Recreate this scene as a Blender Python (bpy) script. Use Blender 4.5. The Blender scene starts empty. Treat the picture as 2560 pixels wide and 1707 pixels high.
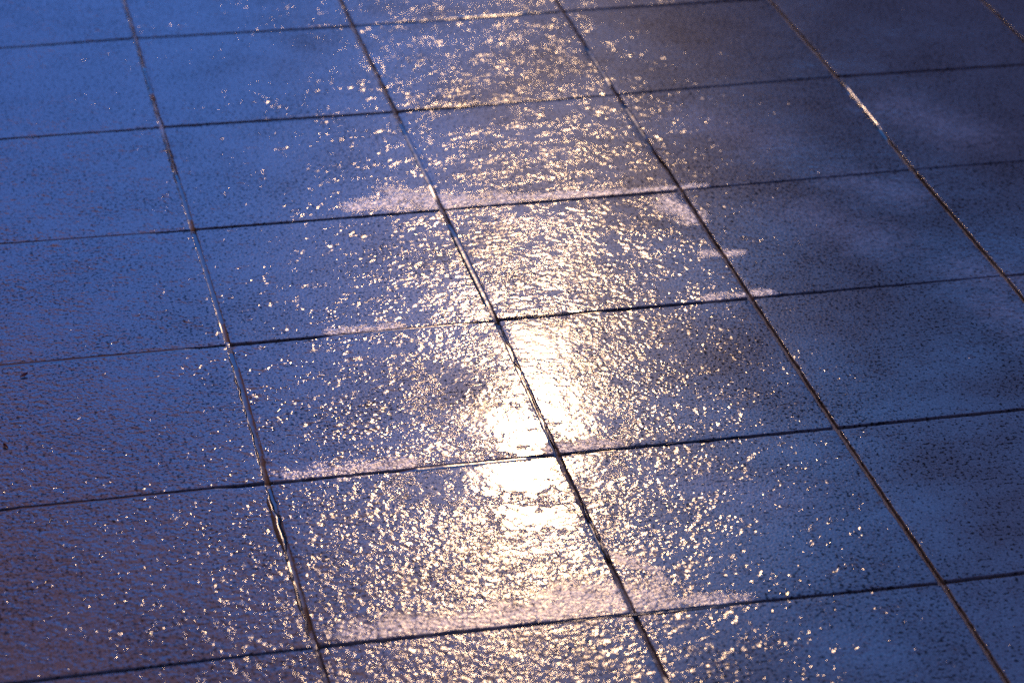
import bpy, math, random
import numpy as np
from mathutils import Vector, Matrix
random.seed(11)
sc = bpy.context.scene
col = sc.collection

# ------------------------------------------------------------------ camera
cam_d = bpy.data.cameras.new('camera')
cam = bpy.data.objects.new('camera', cam_d); col.objects.link(cam); sc.camera = cam
RR = ((0.9746861388919459, -0.22278530210478037, 0.018805313556730485),
      (0.08809243960422936, 0.45998475094622726, 0.8835461227242044),
      (-0.20549124734757052, -0.8595235529422572, 0.4679664616193435))
cam.matrix_world = Matrix.Translation((-0.0385613, -3.65400318, 1.47236881)) @ Matrix(RR).transposed().to_4x4()
cam_d.sensor_fit = 'HORIZONTAL'; cam_d.sensor_width = 36.0
cam_d.lens = 7163.535 / 2560 * 36
cam_d.clip_start = 0.05; cam_d.clip_end = 2000
cam_d.dof.use_dof = True
cam_d.dof.focus_distance = 3.02
cam_d.dof.aperture_fstop = 6.0
cam_d.dof.aperture_blades = 0

# ------------------------------------------------------------------ light
SUN_EL = math.radians(29.8)
SUN_AZ = math.radians(14.0)          # measured from +Y towards +X
SUN_STRENGTH = 0.5
sd = Vector((math.sin(SUN_AZ) * math.cos(SUN_EL), math.cos(SUN_AZ) * math.cos(SUN_EL), math.sin(SUN_EL)))
sun_d = bpy.data.lights.new('sun', 'SUN')
sun_d.energy = SUN_STRENGTH; sun_d.angle = math.radians(1.1); sun_d.color = (1.0, 0.61, 0.31)
sun = bpy.data.objects.new('sun', sun_d); col.objects.link(sun)
sun.rotation_euler = (-sd).to_track_quat('-Z', 'Y').to_euler()

sc.view_settings.view_transform = 'Standard'; sc.view_settings.look = 'None'
sc.view_settings.exposure = 0.0; sc.view_settings.gamma = 1.0
sc.cycles.use_denoising = False
sc.cycles.max_bounces = 4
sc.cycles.sample_clamp_direct = 20; sc.cycles.sample_clamp_indirect = 4
sc.cycles.pixel_filter_type = 'BLACKMAN_HARRIS'


# ------------------------------------------------------------------ node expression helper
class V:
    """a node socket with arithmetic"""
    def __init__(s, nt, sock): s.nt = nt; s.s = sock
    def m(s, op, *a, clamp=False):
        n = s.nt.nodes.new('ShaderNodeMath'); n.operation = op; n.use_clamp = clamp
        for i, x in enumerate((s,) + a):
            if isinstance(x, V): s.nt.links.new(x.s, n.inputs[i])
            else: n.inputs[i].default_value = x
        return V(s.nt, n.outputs[0])
    def __add__(s, o): return s.m('ADD', o)
    __radd__ = __add__
    def __mul__(s, o): return s.m('MULTIPLY', o)
    __rmul__ = __mul__
    def __sub__(s, o): return s.m('SUBTRACT', o)
    def __rsub__(s, o): return (s * -1.0) + o
    def __truediv__(s, o): return s.m('DIVIDE', o)
    def mx(s, o): return s.m('MAXIMUM', o)
    def mn(s, o): return s.m('MINIMUM', o)
    def clamp(s): return s.m('ADD', 0.0, clamp=True)
    def ss(s, a, b):
        n = s.nt.nodes.new('ShaderNodeMapRange'); n.interpolation_type = 'SMOOTHSTEP'
        s.nt.links.new(s.s, n.inputs[0]); n.inputs[1].default_value = a; n.inputs[2].default_value = b
        n.inputs[3].default_value = 0; n.inputs[4].default_value = 1
        if a > b:
            n.inputs[1].default_value = b; n.inputs[2].default_value = a
            n.inputs[3].default_value = 1; n.inputs[4].default_value = 0
        return V(s.nt, n.outputs[0])


class G:
    def __init__(s, nt): s.nt = nt; nt.nodes.clear()
    def node(s, t, **k):
        n = s.nt.nodes.new(t)
        for a, b in k.items(): setattr(n, a, b)
        return n
    def link(s, a, b): s.nt.links.new(a.s if isinstance(a, V) else a, b)
    def vec(s, x, y, z=0.0):
        n = s.node('ShaderNodeCombineXYZ')
        for i, q in enumerate((x, y, z)):
            if isinstance(q, V): s.link(q, n.inputs[i])
            else: n.inputs[i].default_value = q
        return V(s.nt, n.outputs[0])
    def noise(s, vec, scale, detail=2.0, rough=0.5, dist=0.0, dims='3D'):
        n = s.node('ShaderNodeTexNoise', noise_dimensions=dims)
        s.link(vec, n.inputs['Vector'])
        n.inputs['Scale'].default_value = scale; n.inputs['Detail'].default_value = detail
        n.inputs['Roughness'].default_value = rough; n.inputs['Distortion'].default_value = dist
        return V(s.nt, n.outputs[0])
    def voro(s, vec, scale, feature='F1', rnd=1.0):
        n = s.node('ShaderNodeTexVoronoi', feature=feature)
        s.link(vec, n.inputs['Vector']); n.inputs['Scale'].default_value = scale
        n.inputs['Randomness'].default_value = rnd
        return V(s.nt, n.outputs['Distance']), n
    def mixc(s, f, a, b):
        n = s.node('ShaderNodeMix', data_type='RGBA')
        s.link(f, n.inputs[0])
        for i, q in ((6, a), (7, b)):
            if isinstance(q, V): s.link(q, n.inputs[i])
            else: n.inputs[i].default_value = (*q, 1)
        return V(s.nt, n.outputs[2])
    def mixf(s, f, a, b):
        return (f * (b - a)) + a if isinstance(b, V) or isinstance(a, V) else f * (b - a) + a
    def bump(s, h, dist, strength=1.0, normal=None, fw=0.1):
        n = s.node('ShaderNodeBump')
        n.inputs['Strength'].default_value = strength
        if isinstance(dist, V): s.link(dist, n.inputs['Distance'])
        else: n.inputs['Distance'].default_value = dist
        if 'Filter Width' in n.inputs: n.inputs['Filter Width'].default_value = fw
        s.link(h, n.inputs['Height'])
        if normal: s.link(normal, n.inputs['Normal'])
        return V(s.nt, n.outputs[0])


def wear(xs, ys):
    """silt / ponded water / ripple / frost cover at ground points, one RGBA row each"""
    def f(lst):
        m = np.zeros_like(xs)
        for ax, ay, bx, by, r in lst:
            dx, dy = bx - ax, by - ay; L = dx * dx + dy * dy + 1e-9
            t = np.clip(((xs - ax) * dx + (ys - ay) * dy) / L, 0, 1)
            m = np.maximum(m, 1 - np.hypot(xs - ax - t * dx, ys - ay - t * dy) / r)
        return np.clip(m, 0, 1)
    return np.stack([f(SILT), f(PONDS), f(FOOT), f(FROST)], 1).astype(np.float32)


def mat(name):
    m = bpy.data.materials.new(name); m.use_nodes = True
    return m, G(m.node_tree)


# ------------------------------------------------------------------ world
w = bpy.data.worlds.new('World'); sc.world = w; w.use_nodes = True
g = G(w.node_tree)
sky = g.node('ShaderNodeTexSky', sky_type='NISHITA')
sky.sun_disc = False; sky.sun_elevation = SUN_EL; sky.sun_rotation = SUN_AZ
sky.air_density = 1.0; sky.dust_density = 0.3; sky.ozone_density = 4.0
tc = g.node('ShaderNodeTexCoord')
sep = g.node('ShaderNodeSeparateXYZ'); g.link(tc.outputs['Generated'], sep.inputs[0])
X, Y, Z = (V(w.node_tree, sep.outputs[i]) for i in range(3))
az = X.m('ARCTAN2', Y) * (180 / math.pi)
el = Z.m('ARCSINE') * (180 / math.pi)
wob = (g.noise(V(w.node_tree, tc.outputs['Generated']), 7.0, 3.0, 0.5) - 0.5) * 5.0
right_dim = (az + wob).ss(9.0, 18.0)                                   # unseen sky dimmed right of the sun, added to darken reflections
low = (az * 0.9 + el * -1.2 + wob).ss(-30.5, -37.0)                # brown tint added high left in the unseen sky, browns the reflections
tint = g.mixc(right_dim, (0.34, 0.98, 2.50), (0.24, 1.08, 2.45))
tint = g.mixc(low, tint, (1.9, 0.62, 0.26))
mul = g.node('ShaderNodeMix', data_type='RGBA', blend_type='MULTIPLY'); mul.inputs[0].default_value = 1
g.link(sky.outputs[0], mul.inputs[6]); g.link(tint, mul.inputs[7])
bg = g.node('ShaderNodeBackground'); bg.inputs[1].default_value = 0.15
g.link((1.0 - right_dim * el.ss(31.0, 20.5) * 0.95) * (el.ss(16.0, 29.0) * 0.50 + 0.68) * 0.13, bg.inputs[1])
g.link(mul.outputs[2], bg.inputs[0])
out = g.node('ShaderNodeOutputWorld'); g.link(bg.outputs[0], out.inputs[0])


# ------------------------------------------------------------------ materials
SILT = [  # (ax, ay, bx, by, reach) of pale silt washed up along joints, metres on the ground
]
def common(g):
    geo = g.node('ShaderNodeNewGeometry')
    P = V(g.nt, geo.outputs['Position'])
    sp = g.node('ShaderNodeSeparateXYZ'); g.link(P, sp.inputs[0])
    return P, V(g.nt, sp.outputs[0]), V(g.nt, sp.outputs[1])

def wear_masks(g, P, x, y):
    a = g.node('ShaderNodeAttribute', attribute_name='wear')
    sp = g.node('ShaderNodeSeparateColor'); g.link(a.outputs['Color'], sp.inputs[0])
    si, po, fo = (V(g.nt, sp.outputs[k]) for k in range(3)); fr = V(g.nt, a.outputs['Alpha'])
    n = (g.noise(P, 30.0, 6.0, 0.68, 0.5) - 0.5) * 2.4
    st = g.noise(g.vec(x * 45.0 + y * 12.0, y * 170.0 - x * 12.0), 1.0, 3.0, 0.6) - 0.5
    fine = g.noise(P, 150.0, 3.0, 0.7).ss(0.32, 0.56) * 0.75 + 0.25
    silt = ((si * 1.1 + n * si.ss(0.0, 0.25) + st * 1.8 * si.ss(0.0, 0.2) - 0.30) * 1.9).clamp() * fine
    return silt, po, fo, fr

ROUGH_DAMP = 0.20; ROUGH_FILM = 0.075; DAMP = 0.15
def make_stone():
    m, g = mat('wet_stone')
    P, x, y = common(g)
    oi = g.node('ShaderNodeObjectInfo'); rnd = V(g.nt, oi.outputs['Random'])
    silt, po, fo, fr = wear_masks(g, P, x, y)
    # ---- colour: grey aggregate with dark grains
    n1 = g.noise(P, 420.0, 2.0, 0.6)
    n2 = g.noise(P, 190.0, 3.0, 0.6)
    n3 = g.noise(P, 9.0, 4.0, 0.6)
    grain = (n1 * 0.6 + n2 * 0.4)
    dark = (g.noise(P, 250.0, 2.0, 0.6) * 0.85 + n3 * 0.15).ss(0.46, 0.38)
    base = g.mixc((n3 - 0.5) * 1.6 + 0.5 + (rnd - 0.5) * 0.5, (0.075, 0.080, 0.088), (0.115, 0.120, 0.130))
    base = g.mixc(n1.ss(0.45, 0.62) * 0.5, base, (0.19, 0.19, 0.195))
    base = g.mixc(dark * 0.9, base, (0.010, 0.010, 0.012))
    fst = g.noise(g.vec(x * 60.0 + y * 25.0, y * 95.0 - x * 30.0), 1.0, 5.0, 0.65, 0.8)
    fr = ((fr * 0.9 + (fst - 0.5) * 2.2 * fr.ss(0.0, 0.25) - 0.25)).clamp() * n2.ss(0.3, 0.6)
    base = g.mixc(fr * 0.55, base, (0.42, 0.44, 0.46))
    base = g.mixc(silt * 0.9, base, (0.42, 0.36, 0.28))
    # ---- wetness
    wl = g.noise(P, 4.5, 5.0, 0.6) * 0.6 + 0.2
    wet = (wl + (x * -0.30 + 0.30)).ss(0.30, 0.72) * (1.0 - silt)
    cl = g.noise(P, 34.0, 4.0, 0.65, 0.4)             # clusters of beaded water
    film = g.noise(P, 13.0, 3.0, 0.55, 0.3)
    # ---- normals
    bn = g.bump(g.noise(P, 330.0, 2.0, 0.6), 0.00018, 1.0)
    bead = g.noise(P, 115.0, 0.0, 0.5, 0.0)
    rip = g.noise(g.vec(x * 1.0, y * 1.0), 52.0, 4.0, 0.6, 0.5)
    pool = po
    pool = (pool + (g.noise(P, 60.0, 4.0, 0.62) - 0.5) * 2.6 * pool.ss(0.0, 0.2)).ss(0.15, 0.45)
    amp = (cl + (rnd - 0.5) * 0.05).ss(0.47, 0.69) * (1.0 - pool * 0.90)
    foot = fo * (1.0 - pool) * (1.0 - silt)
    fineb = g.noise(P, 210.0, 2.0, 0.6)
    rip2 = g.noise(P, 88.0, 3.0, 0.55, 0.4)
    edge = x.ss(1.10, 0.80) * 0.4 + 0.6
    bead2 = g.noise(P, 235.0, 0.0, 0.5, 0.0)
    cl2 = (g.noise(g.vec(x * 17.0 + y * 5.0, y * 40.0 - x * 7.0), 1.0, 5.0, 0.66, 0.3) + (rnd - 0.5) * 0.06).ss(0.44, 0.63) * (1.0 - pool * 0.82)
    hgt = (bead - 0.5) * (amp * 0.96 + 0.04) * 0.00100 * edge + (bead2 - 0.5) * cl2 * (foot * 0.00010 + 0.00043) * edge + rip * (1.0 - pool * 0.45) * 0.00036 + rip2 * foot * 0.0010 + fineb * silt * 0.0006
    cn = g.bump(hgt, 1.0, 1.0)
    # ---- dry grain (diffuse), damp pores (broad sheen), rain film (sharp sheen)
    df = g.node('ShaderNodeBsdfDiffuse'); g.link(base, df.inputs['Color']); g.link(bn, df.inputs['Normal'])
    s1 = g.node('ShaderNodeBsdfGlossy', distribution='BECKMANN'); s1.inputs['Color'].default_value = (1, 1, 1, 1)
    g.link(n2 * 0.08 + ROUGH_DAMP, s1.inputs['Roughness']); g.link(bn, s1.inputs['Normal'])
    s2 = g.node('ShaderNodeBsdfGlossy', distribution='BECKMANN'); s2.inputs['Color'].default_value = (1, 1, 1, 1)
    g.link(film.ss(0.35, 0.6) * 0.03 + amp * 0.06 + ROUGH_FILM + silt * 0.17, s2.inputs['Roughness']); g.link(cn, s2.inputs['Normal'])
    f1 = g.node('ShaderNodeFresnel'); f1.inputs['IOR'].default_value = 1.38; g.link(bn, f1.inputs['Normal'])
    f2 = g.node('ShaderNodeFresnel'); f2.inputs['IOR'].default_value = 1.36; g.link(cn, f2.inputs['Normal'])
    m1 = g.node('ShaderNodeMixShader'); m2 = g.node('ShaderNodeMixShader')
    g.link(V(g.nt, f1.outputs[0]) * (1.0 - dark * 0.9) * DAMP, m1.inputs[0])
    g.link(df.outputs[0], m1.inputs[1]); g.link(s1.outputs[0], m1.inputs[2])
    cov = (wet * 0.95 * (1.0 - silt) + silt * 1.9) * (1.0 - dark * (1.0 - wet * 0.35)) * (n1.ss(0.30, 0.62) * 0.45 + 0.62)
    g.link(V(g.nt, f2.outputs[0]) * cov, m2.inputs[0])
    g.link(m1.outputs[0], m2.inputs[1]); g.link(s2.outputs[0], m2.inputs[2])
    o = g.node('ShaderNodeOutputMaterial'); g.link(m2.outputs[0], o.inputs[0])
    return m

def make_mortar():
    m, g = mat('joint_mortar')
    P, x, y = common(g)
    silt, po, fo, fr = wear_masks(g, P, x, y)
    n = g.noise(P, 300.0, 4.0, 0.7); n2 = g.noise(P, 25.0, 3.0, 0.6)
    base = g.mixc(n, (0.04, 0.022, 0.010), (0.15, 0.085, 0.04))
    base = g.mixc(silt * 0.8, base, (0.26, 0.20, 0.14))
    pb = g.node('ShaderNodeBsdfPrincipled')
    g.link(base, pb.inputs['Base Color'])
    pb.inputs['Roughness'].default_value = 0.36; pb.inputs['Specular IOR Level'].default_value = 0.3
    wet = (x * -0.9 + 0.55 + (n2 - 0.5) * 1.6).clamp() * (1.0 - silt)
    g.link(wet, pb.inputs['Coat Weight']); pb.inputs['Coat Roughness'].default_value = 0.12
    g.link(g.bump(n, 0.0012, 1.0), pb.inputs['Normal'])
    g.link(g.bump(g.noise(P, 140.0, 2.0), 0.0006, 1.0), pb.inputs['Coat Normal'])
    o = g.node('ShaderNodeOutputMaterial'); g.link(pb.outputs[0], o.inputs[0])
    return m

SILT += [(0.50, -0.575, 0.68, -0.590, 0.030), (0.555, -0.560, 0.60, -0.580, 0.045), (0.68, -0.585, 0.80, -0.597, 0.020),
         (0.875, -0.625, 0.89, -0.68, 0.035), (0.80, -0.595, 0.93, -0.597, 0.014),
         (0.34, -1.480, 0.60, -1.480, 0.035), (0.55, -1.465, 0.62, -1.475, 0.050), (0.62, -1.485, 0.71, -1.492, 0.020),
         (0.32, -1.185, 0.44, -1.190, 0.026), (0.42, -0.890, 0.49, -0.893, 0.016),
         (0.88, -0.78, 0.92, -0.785, 0.016), (0.85, -0.885, 0.92, -0.888, 0.016), (0.60, -1.19, 0.66, -1.19, 0.02),
         (0.61, -1.40, 0.64, -1.43, 0.014)]
FOOT = [(0.10, -1.40, 0.24, -1.50, 0.60), (-0.02, -0.95, 0.1, -1.3, 0.34)]  # stronger ripples, streaked by reflections of the added brown sky tint
FROST = [(1.03, -0.70, 1.08, -0.78, 0.10), (1.12, -0.62, 1.16, -0.66, 0.08), (1.17, -0.88, 1.22, -0.93, 0.08), (1.17, -0.97, 1.19, -1.05, 0.07),
         (1.25, -0.40, 1.30, -0.50, 0.10), (0.98, -0.40, 1.04, -0.48, 0.09), (0.72, -1.28, 0.80, -1.33, 0.08)]
PONDS = [(0.535, -1.07, 0.56, -1.14, 0.080), (0.62, -1.05, 0.64, -1.13, 0.070), (0.62, -0.94, 0.65, -0.97, 0.062),
         (0.47, -1.235, 0.565, -1.225, 0.065), (0.60, -1.20, 0.62, -1.225, 0.05), (0.52, -1.00, 0.54, -1.02, 0.04), (0.53, -1.31, 0.57, -1.32, 0.035),
         (0.66, -0.35, 0.72, -0.33, 0.05), (0.30, -0.18, 0.50, -0.10, 0.12), (0.08, -0.15, 0.22, -0.12, 0.10)]
M_STONE = make_stone(); M_MORTAR = make_mortar()

# ------------------------------------------------------------------ joint layout (metres; joints wander by a few millimetres)
NUDGE = {(1, 0): (-.2, 7.1), (1, 1): (-.4, 0), (2, 0): (-1, -1.7), (2, 1): (.8, -4.4), (3, 1): (-3.1, -.9), (3, 0): (-1.1, 1.4),
         (3, 2): (-1.6, -5.1), (2, 2): (.9, -5.3), (4, 1): (3.3, 7.0), (4, 2): (.5, 2.3), (1, 2): (.8, -5.8), (1, 3): (2.4, .3),
         (2, 3): (1.8, 2.3), (2, 4): (-1.2, .9), (3, 3): (-2.5, 1.4), (4, 3): (2.9, 1.8), (3, 4): (-2.1, -.7), (1, 4): (0, 1.1),
         (1, 5): (-.4, 3.2), (2, 5): (-1, .3), (3, 5): (1.4, -4.2)}
def corner(i, j):
    a, b = NUDGE.get((i, j), (0, 0))
    return Vector((0.3 * i + a / 1000, -0.3 * j + b / 1000, 0))

def vn(seed):
    """1-D smooth value noise in [-1, 1]"""
    r = random.Random(seed); t = [r.uniform(-1, 1) for _ in range(512)]
    def f(u):
        k = math.floor(u); w_ = u - k; w_ = w_ * w_ * (3 - 2 * w_)
        return t[k % 512] * (1 - w_) + t[(k + 1) % 512] * w_
    return f

GAP = 0.0046
ROLL = -0.000251
def slab_mesh(name, c, r, detail=True):
    """a square slab with worn rounded arrises and small chips, origin at its centre on the ground"""
    q = [corner(c, r + 1), corner(c + 1, r + 1), corner(c + 1, r), corner(c, r)]   # ccw seen from above
    cen = sum(q, Vector()) / 4
    n = 90 if detail else 1
    loop = []
    for k in range(4):
        a, b = q[k], q[(k + 1) % 4]
        t = (b - a).normalized(); nrm = Vector((-t.y, t.x, 0))                     # inwards
        f1, f2, f3 = vn((c * 97 + r * 31 + k) * 3), vn((c * 97 + r * 31 + k) * 3 + 1), vn((c * 97 + r * 31 + k) * 3 + 2)
        a2 = a + t * GAP / 2; L = (b - a).length - GAP
        for i in range(n):
            s = i / n * L
            inset = GAP / 2
            if detail:
                inset += 0.00035 * f1(s * 90) + 0.0002 * f2(s * 400)
                chip = max(0, f3(s * 55) - 0.72) / 0.28
                inset += 0.0016 * chip
                e = min(s, L - s) / 0.004
                if e < 1: inset += 0.0011 * (1 - e) ** 2                              # rounded corners
            ct = 0.0006 if (detail and i == 0) else 0.0
            if ct: inset = GAP / 2 + ct
            loop.append((a2 - cen, t, nrm, s, L, inset, ct, f2(s * 200 + 50) if detail else 0))
    N = len(loop)
    rings = []
    vnc = [vn(c * 13 + r * 41 + k + 900) for k in range(4)]
    prof = [(0.0, -0.0118), (0.0, -0.0016), (0.0002, -0.0008), (0.0005, -0.00025), (0.0009, ROLL), (0.0013, ROLL), (0.0060, 0.0), (0.0085, 0.0)] if detail else \
           [(0.0, -0.0118), (0.0, -0.0012), (0.0012, 0.0)]
    verts = []
    for (ins, z) in prof:
        ring = []
        for i, (p0, t, nrm, s, L, e0, ct, u) in enumerate(loop):
            dd = ins * (1 + 0.3 * u) if s > 0 else ins
            p = p0 + t * (dd + ct + s / L * (L - 2 * dd)) + nrm * (dd + e0)
            zz = z
            if z == ROLL: zz = -0.00002 - 0.00034 * (0.7 + 0.3 * u) * max(0.0, 0.1 + vnc[i // n](s * 14)) ** 0.7 * (1.0 if c < 3 else 0.5)
            elif z == -0.00025: zz = -0.0003
            elif z == -0.0008: zz = -0.0009
            ring.append(len(verts)); verts.append((p.x, p.y, zz))
        rings.append(ring)
    faces = []
    for a, b in zip(rings, rings[1:]):
        for i in range(N):
            j = (i + 1) % N
            faces.append((a[i], a[j], b[j], b[i]))
    if detail:
        idx = {}
        A = [Vector(verts[rings[-1][k * n]]) for k in range(4)]
        for k in range(4):
            for i in range(n):
                p = A[k].lerp(A[(k + 1) % 4], i / n); verts[rings[-1][k * n + i]] = (p.x, p.y, 0.0)
                idx[((i, 0), (n, i), (n - i, n), (0, n - i))[k]] = rings[-1][k * n + i]
        for a in range(n + 1):
            for b in range(n + 1):
                if (a, b) not in idx:
                    p = A[0].lerp(A[1], a / n).lerp(A[3].lerp(A[2], a / n), b / n)
                    idx[(a, b)] = len(verts); verts.append((p.x, p.y, 0.0))
        for a in range(n):
            for b in range(n):
                faces.append((idx[(a, b)], idx[(a + 1, b)], idx[(a + 1, b + 1)], idx[(a, b + 1)]))
    else:
        faces.append(tuple(rings[-1]))
    faces.append(tuple(reversed(rings[0])))
    return verts, faces, cen

def link_mesh(name, verts, faces, m, smooth=True, worn=None):
    me = bpy.data.meshes.new(name); me.from_pydata(verts, [], faces); me.update()
    if smooth:
        me.polygons.foreach_set('use_smooth', [len(p.vertices) == 4 for p in me.polygons])
    me.materials.append(m)
    if worn is not None:
        at = me.attributes.new('wear', 'FLOAT_COLOR', 'POINT')
        v = np.array(verts, dtype=np.float64)
        at.data.foreach_set('color', wear(v[:, 0] + worn[0], v[:, 1] + worn[1]).ravel())
    o = bpy.data.objects.new(name, me); col.objects.link(o)
    return o

# ------------------------------------------------------------------ the setting
gr = link_mesh('ground', [(-150, -150, -0.012), (150, -150, -0.012), (150, 150, -0.012), (-150, 150, -0.012)], [(0, 1, 2, 3)], M_MORTAR, False)
gr['kind'] = 'structure'

VIS = {(-1): range(0, 4), 0: range(0, 6), 1: range(0, 5), 2: range(0, 5), 3: range(0, 5), 4: range(0, 4), 5: range(0, 4)}
visible = [(c, r) for r, cs in VIS.items() for c in cs]

# joint mortar: a wandering strip along every joint near the view
def mortar():
    verts, faces = [], []
    def strip(a, b, seed):
        t = (b - a); L = t.length; t.normalize(); nrm = Vector((-t.y, t.x, 0))
        f, h = vn(seed), vn(seed + 1); n = 100; W = 4
        base = len(verts)
        for i in range(n + 1):
            s = L * i / n
            for k in range(W + 1):
                o = (k / W - 0.5) * 0.0092
                dep = -0.0032 + 0.0006 * f(s * 14) + 0.0004 * h(s * 160 + k * 7.3) 
                p = a + t * s + nrm * o
                verts.append((p.x, p.y, dep))
        for i in range(n):
            for k in range(W):
                a0 = base + i * (W + 1) + k
                faces.append((a0, a0 + W + 1, a0 + W + 2, a0 + 1))
    for i in range(-1, 9):
        for j in range(-2, 8):
            strip(corner(i, j), corner(i, j + 1), i * 1000 + j * 10)
            a, b = corner(i, j), corner(i + 1, j)
            strip(a + Vector((0.0046, 0, 0)), b - Vector((0.0046, 0, 0)), i * 1000 + j * 10 + 5)
    return link_mesh('joint_mortar', verts, faces, M_MORTAR, worn=(0, 0))
mo = mortar(); mo['kind'] = 'structure'

def make_water():
    m, g = mat('joint_water')
    P, x, y = common(g)
    pb = g.node('ShaderNodeBsdfPrincipled')
    pb.inputs['Base Color'].default_value = (0.014, 0.012, 0.012, 1)
    pb.inputs['Roughness'].default_value = 0.15; pb.inputs['IOR'].default_value = 1.36
    g.link(g.bump(g.noise(P, 120.0, 2.0, 0.5), 0.00015, 1.0), pb.inputs['Normal'])
    o = g.node('ShaderNodeOutputMaterial'); g.link(pb.outputs[0], o.inputs[0])
    return m
M_WATER = make_water()

# rain water standing in the joints: (from corner, to corner, start fraction, end fraction, level below the slabs)
POOLS = [((1, 1), (1, 2), .45, 1, 1.0), ((1, 2), (1, 3), 0, 1, .9), ((1, 3), (1, 4), 0, 1, .8), ((1, 4), (1, 5), 0, .93, .9),
         ((0, 2), (1, 2), 0, 1, 1.0), ((0, 3), (1, 3), 0, 1, .8), ((0, 4), (1, 4), 0, 1, .8), ((1, 3), (2, 3), .25, 1, 1.0),
         ((2, 1), (2, 2), .1, .9, 1.0), ((2, 2), (2, 3), .1, 1, .7), ((2, 3), (2, 4), 0, 1, .5), ((2, 4), (2, 5), .4, .7, 1.0),
         ((1, 4), (2, 4), .4, 1, .7), ((2, 4), (3, 4), 0, .25, .8), ((2, 3), (3, 3), 0, .5, .9), ((3, 0), (3, 1), .4, .9, 1.2),
         ((3, 1), (3, 2), .05, .6, 1.1), ((2, 0), (3, 0), .2, .95, .4), ((2, 1), (3, 1), .15, .75, .6), ((2, 5), (2, 6), .3, 1, 1.0),
         ((1, 0), (1, 1), .3, .7, 1.4), ((4, 1), (4, 2), 0, .7, 1.0)]
BEADS = [((2, 0), (3, 0), .25, .97, .003, .019, .0008), ((2, 1), (3, 1), .05, .85, .002, .011, .0005),
         ((2, 5), (3, 5), -.35, .35, -.002, .007, .0005), ((2, 5), (3, 5), .0, .35, -.003, .008, .0005),
         ((4, 1), (4, 2), .03, .55, -.001, .006, .0006), ((1, 4), (1, 5), .02, .50, -.003, .010, .0009), ((1, 4), (1, 5), .55, .95, -.003, .007, .0007),
         ((1, 3), (1, 4), .05, .95, -.003, .004, .0005), ((1, 0), (1, 1), -.4, .9, -.002, .003, .0005),
         ((1, 1), (1, 2), .05, .7, -.002, .003, .0005), ((3, 1), (3, 2), .35, .75, .002, .004, .0005),
         ((2, 3), (2, 4), .02, .98, .001, .004, .0005), ((2, 4), (2, 5), .3, .7, .001, .004, .0005),
         ((3, 4), (2, 4), .35, .98, -.001, .004, .0004), ((2, 3), (3, 3), 0, .3, .001, .004, .0004)]
def water():
    verts, faces = [], []
    for q, (ca, cb, f0, f1, lev) in enumerate(POOLS):
        a, b = corner(*ca), corner(*cb); t = b - a; L = t.length; t.normalize(); nrm = Vector((-t.y, t.x, 0))
        if f0 == 0: f0 = 0.004
        if f1 == 1: f1 = 0.996
        n = 90; W = 8; fn = vn(q + 400); base = len(verts)
        for i in range(n + 1):
            s = L * (f0 + (f1 - f0) * i / n)
            end = min(1, (min(i, n - i) + 0.0) / 16) ** 0.7
            for k in range(W + 1):
                u = k / W * 2 - 1
                men = 0.00045 * abs(u) ** 3
                dep = -lev / 1000 + men + 0.00012 * fn(s * 60) - (1 - end) * 0.003
                p = a + t * s + nrm * (u * 0.0046)
                verts.append((p.x, p.y, dep))
        for i in range(n):
            for k in range(W):
                a0 = base + i * (W + 1) + k
                faces.append((a0, a0 + W + 1, a0 + W + 2, a0 + 1))
    # long beads of rain clinging to the arrises: (line from, to, side offset, width, height)
    for q, (ca, cb, f0, f1, off, wd, ht) in enumerate(BEADS):
        a, b = corner(*ca), corner(*cb); t = b - a; L = t.length; t.normalize(); nrm = Vector((-t.y, t.x, 0))
        n = max(20, int(L * (f1 - f0) / 0.0016)); W = 12; fn, fw = vn(q + 700), vn(q + 800); base = len(verts)
        for i in range(n + 1):
            s = L * (f0 + (f1 - f0) * i / n)
            e = min(1, min(i, n - i) / (n * 0.25)) ** 0.5
            pinch = max(0.0, 0.55 + 0.75 * fn(s * 75)) ** 0.7
            hw = wd / 2 * e * (0.35 + 0.65 * pinch)
            o = off + 0.0012 * fw(s * 60)
            for k in range(W + 1):
                u = k / W * 2 - 1
                p = a + t * s + nrm * (o + u * hw)
                verts.append((p.x, p.y, -0.0009 + (ht * e * (0.4 + 0.6 * pinch) + 0.0009) * (1 - u * u) ** 0.8))
        for i in range(n):
            for k in range(W):
                a0 = base + i * (W + 1) + k
                faces.append((a0, a0 + W + 1, a0 + W + 2, a0 + 1))
    return link_mesh('water', verts, faces, M_WATER)
wa = water(); wa['kind'] = 'structure'

# pavement that runs on outside the view
verts, faces = [], []
for r in range(-36, 24):
    for c in range(-28, 34):
        if (c, r) in visible: continue
        near = -3 < c < 9 and -4 < r < 8
        v, f, cen = slab_mesh('x', c, r, False)
        b = len(verts)
        verts += [(p[0] + cen.x, p[1] + cen.y, p[2]) for p in v]
        faces += [tuple(i + b for i in q) for q in f]
pv = link_mesh('pavement', verts, faces, M_STONE, False); pv['kind'] = 'structure'

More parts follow.
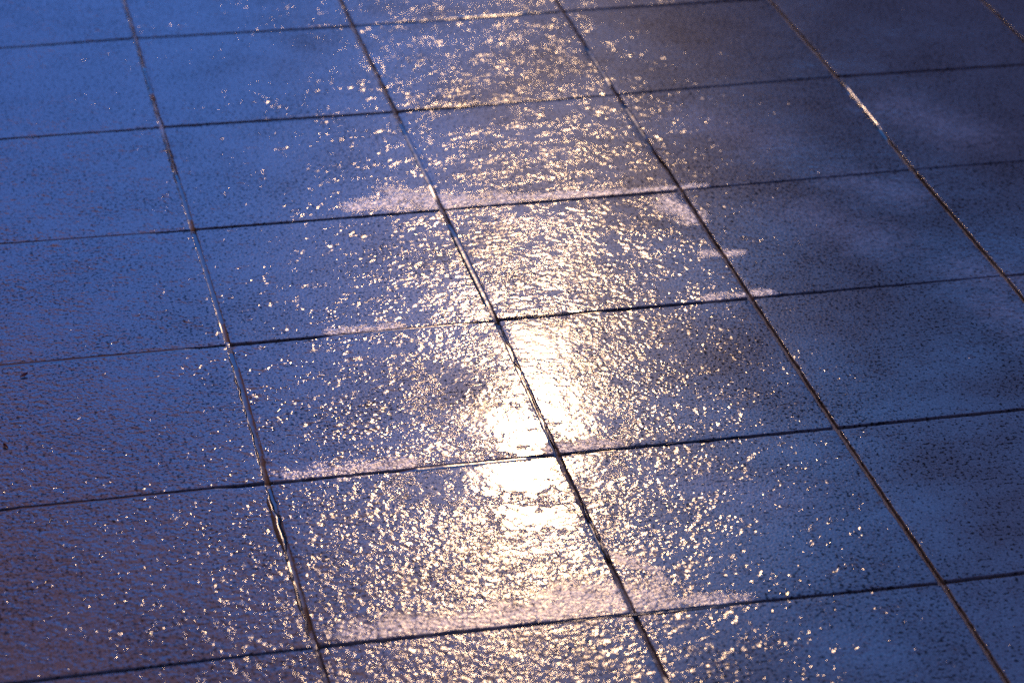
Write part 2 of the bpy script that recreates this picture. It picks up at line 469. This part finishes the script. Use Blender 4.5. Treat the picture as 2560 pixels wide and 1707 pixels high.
# ------------------------------------------------------------------ the slabs
LABEL = {
    (0, -1): 'smooth blue slab cut off by the top left corner of the photo',
    (1, -1): 'blue slab at the top edge, second from the left, few faint glints',
    (2, -1): 'slab at the top edge right behind the long golden glint on the joint',
    (3, -1): 'dark sliver of slab at the top edge, right of the golden glint joint',
    (0, 0): 'plain smooth blue slab without glints at the left edge, second row down',
    (1, 0): 'blue slab in the second row from the top, pinkish sparkles only on its right half',
    (2, 0): 'slab covered in round blurred sparkles just in front of the long golden glint',
    (3, 0): 'dark navy slab in the second row down, sparkles only along its left joint',
    (4, 0): 'nearly black blue slab without sparkles by the right edge, second row down',
    (5, 0): 'small dark corner of slab cut off by the top right corner of the photo',
    (0, 1): 'blue slab at the left edge, third row down, pink specks near its right joint',
    (1, 1): 'blue slab ending at its near right corner in a pale silt tuft',
    (2, 1): 'sparkling slab in the third row down with pale silt along its near joint',
    (3, 1): 'dark greyish slab just left of the joint with a short golden streak',
    (4, 1): 'dark blue slab at the right edge, right of the joint with a short golden streak',
    (0, 2): 'blue slab at the left edge, fourth row from the top, with thin blue water joints',
    (1, 2): 'sparkling violet blue slab in front of the pale silt tuft, left of the central joint',
    (2, 2): 'densely sparkling slab directly behind the sun glare, silt smear at far right corner',
    (3, 2): 'greyish slab with pale blue frosty mottling on its right half, fourth row down',
    (4, 2): 'blue slab at the right edge, fourth row down, a frosty bloom at its edge',
    (0, 3): 'blue slab at the left edge with brown reflected streaks, fifth row down',
    (1, 3): 'slab left of the central joint, its near right corner whited out by the sun glare',
    (2, 3): 'slab whose left side is whited out by the sun glare, right of the central joint',
    (3, 3): 'large matte steel blue slab with dark flecks and no glare, fifth row from the top',
    (4, 3): 'small triangle of dark blue slab at the right edge, fifth row down',
    (0, 4): 'big rippled purple brown slab filling the lower left of the photo',
    (1, 4): 'slab in front of the glare, whited out at its far right corner, silt band nearby',
    (2, 4): 'speckled slab right of and nearer than the glare, sparkles only on its left half',
    (3, 4): 'steel blue dark flecked slab at the right edge, second row from the bottom',
    (0, 5): 'dull brown grey wedge of slab at the bottom edge, leftmost there',
    (1, 5): 'glittering slab at the bottom edge, right in front of the long pale silt band',
    (2, 5): 'dark blue slab at the bottom edge, right of the silt band, sparkles at left',
    (3, 5): 'plain dark blue slab cut off by the bottom right corner of the photo'}
GROUP = 'square stone slabs of the wet pavement'
for (c, r) in visible:
    v, f, cen = slab_mesh('paving_slab', c, r, True)
    o = link_mesh('paving_stone', v, f, M_STONE, worn=(cen.x, cen.y))
    rr = random.Random(c * 53 + r * 7 + 5)
    o.location = (cen.x, cen.y, rr.uniform(-0.0003, 0.0003))
    o.rotation_euler = (math.radians(rr.uniform(-.2, .2)), math.radians(rr.uniform(-.2, .2)), 0)
    o['label'] = LABEL[(c, r)]; o['category'] = 'paving stone'; o['kind'] = 'thing'; o['group'] = GROUP

# ------------------------------------------------------------------ small dead leaf fragments stuck to the wet slabs
def make_leaf_mat():
    m, g = mat('wet_leaf')
    P, x, y = common(g)
    pb = g.node('ShaderNodeBsdfPrincipled')
    g.link(g.mixc(g.noise(P, 900.0, 2.0), (0.05, 0.008, 0.006), (0.20, 0.03, 0.02)), pb.inputs['Base Color'])
    pb.inputs['Roughness'].default_value = 0.35
    o = g.node('ShaderNodeOutputMaterial'); g.link(pb.outputs[0], o.inputs[0])
    return m
M_LEAF = make_leaf_mat()
LEAF1 = (0.0788, -0.9295); LEAF2 = (0.0490, -1.0772)
def leaf(x, y, rot, ln, label):
    rr = random.Random(int(x * 1e4)); N = 14; verts, faces = [], []
    for i in range(N + 1):
        t = i / N; wdt = ln * 0.26 * math.sin(math.pi * min(1, t * 0.93 + 0.05)) ** 0.8 * (1 + rr.uniform(-.25, .2))
        for k in range(5):
            u = k / 2 - 1
            z = 0.0004 + 0.0016 * abs(u) ** 1.5 * (0.3 + t) + 0.0010 * t * t + rr.uniform(0, .0001)
            verts.append(((t - 0.5) * ln, u * wdt, z))
    for i in range(N):
        for k in range(4):
            a = i * 5 + k; faces.append((a, a + 5, a + 6, a + 1))
    b = len(verts)
    verts += [(p[0], p[1], p[2] - 0.00025) for p in verts]
    faces += [tuple(reversed([q + b for q in f])) for f in faces]
    ring = [i * 5 for i in range(N + 1)] + [N * 5 + k for k in range(1, 5)] + [i * 5 + 4 for i in range(N - 1, -1, -1)] + [3, 2, 1]
    faces += [(ring[i], ring[(i + 1) % len(ring)], ring[(i + 1) % len(ring)] + b, ring[i] + b) for i in range(len(ring))]
    o = link_mesh('leaf_fragment', verts, faces, M_LEAF)
    o.location = (x, y, 0.0002); o.rotation_euler = (0, 0, rot)
    o['label'] = label; o['category'] = 'leaf'; o['group'] = 'dead leaf fragments on the slabs'
leaf(LEAF1[0], LEAF1[1], 0.5, 0.0095, 'tiny dark red leaf fragment on the left edge slab, near the blue water joint')
leaf(LEAF2[0], LEAF2[1], 2.1, 0.0080, 'tiny reddish leaf fragment at the very left edge among brown reflected streaks')
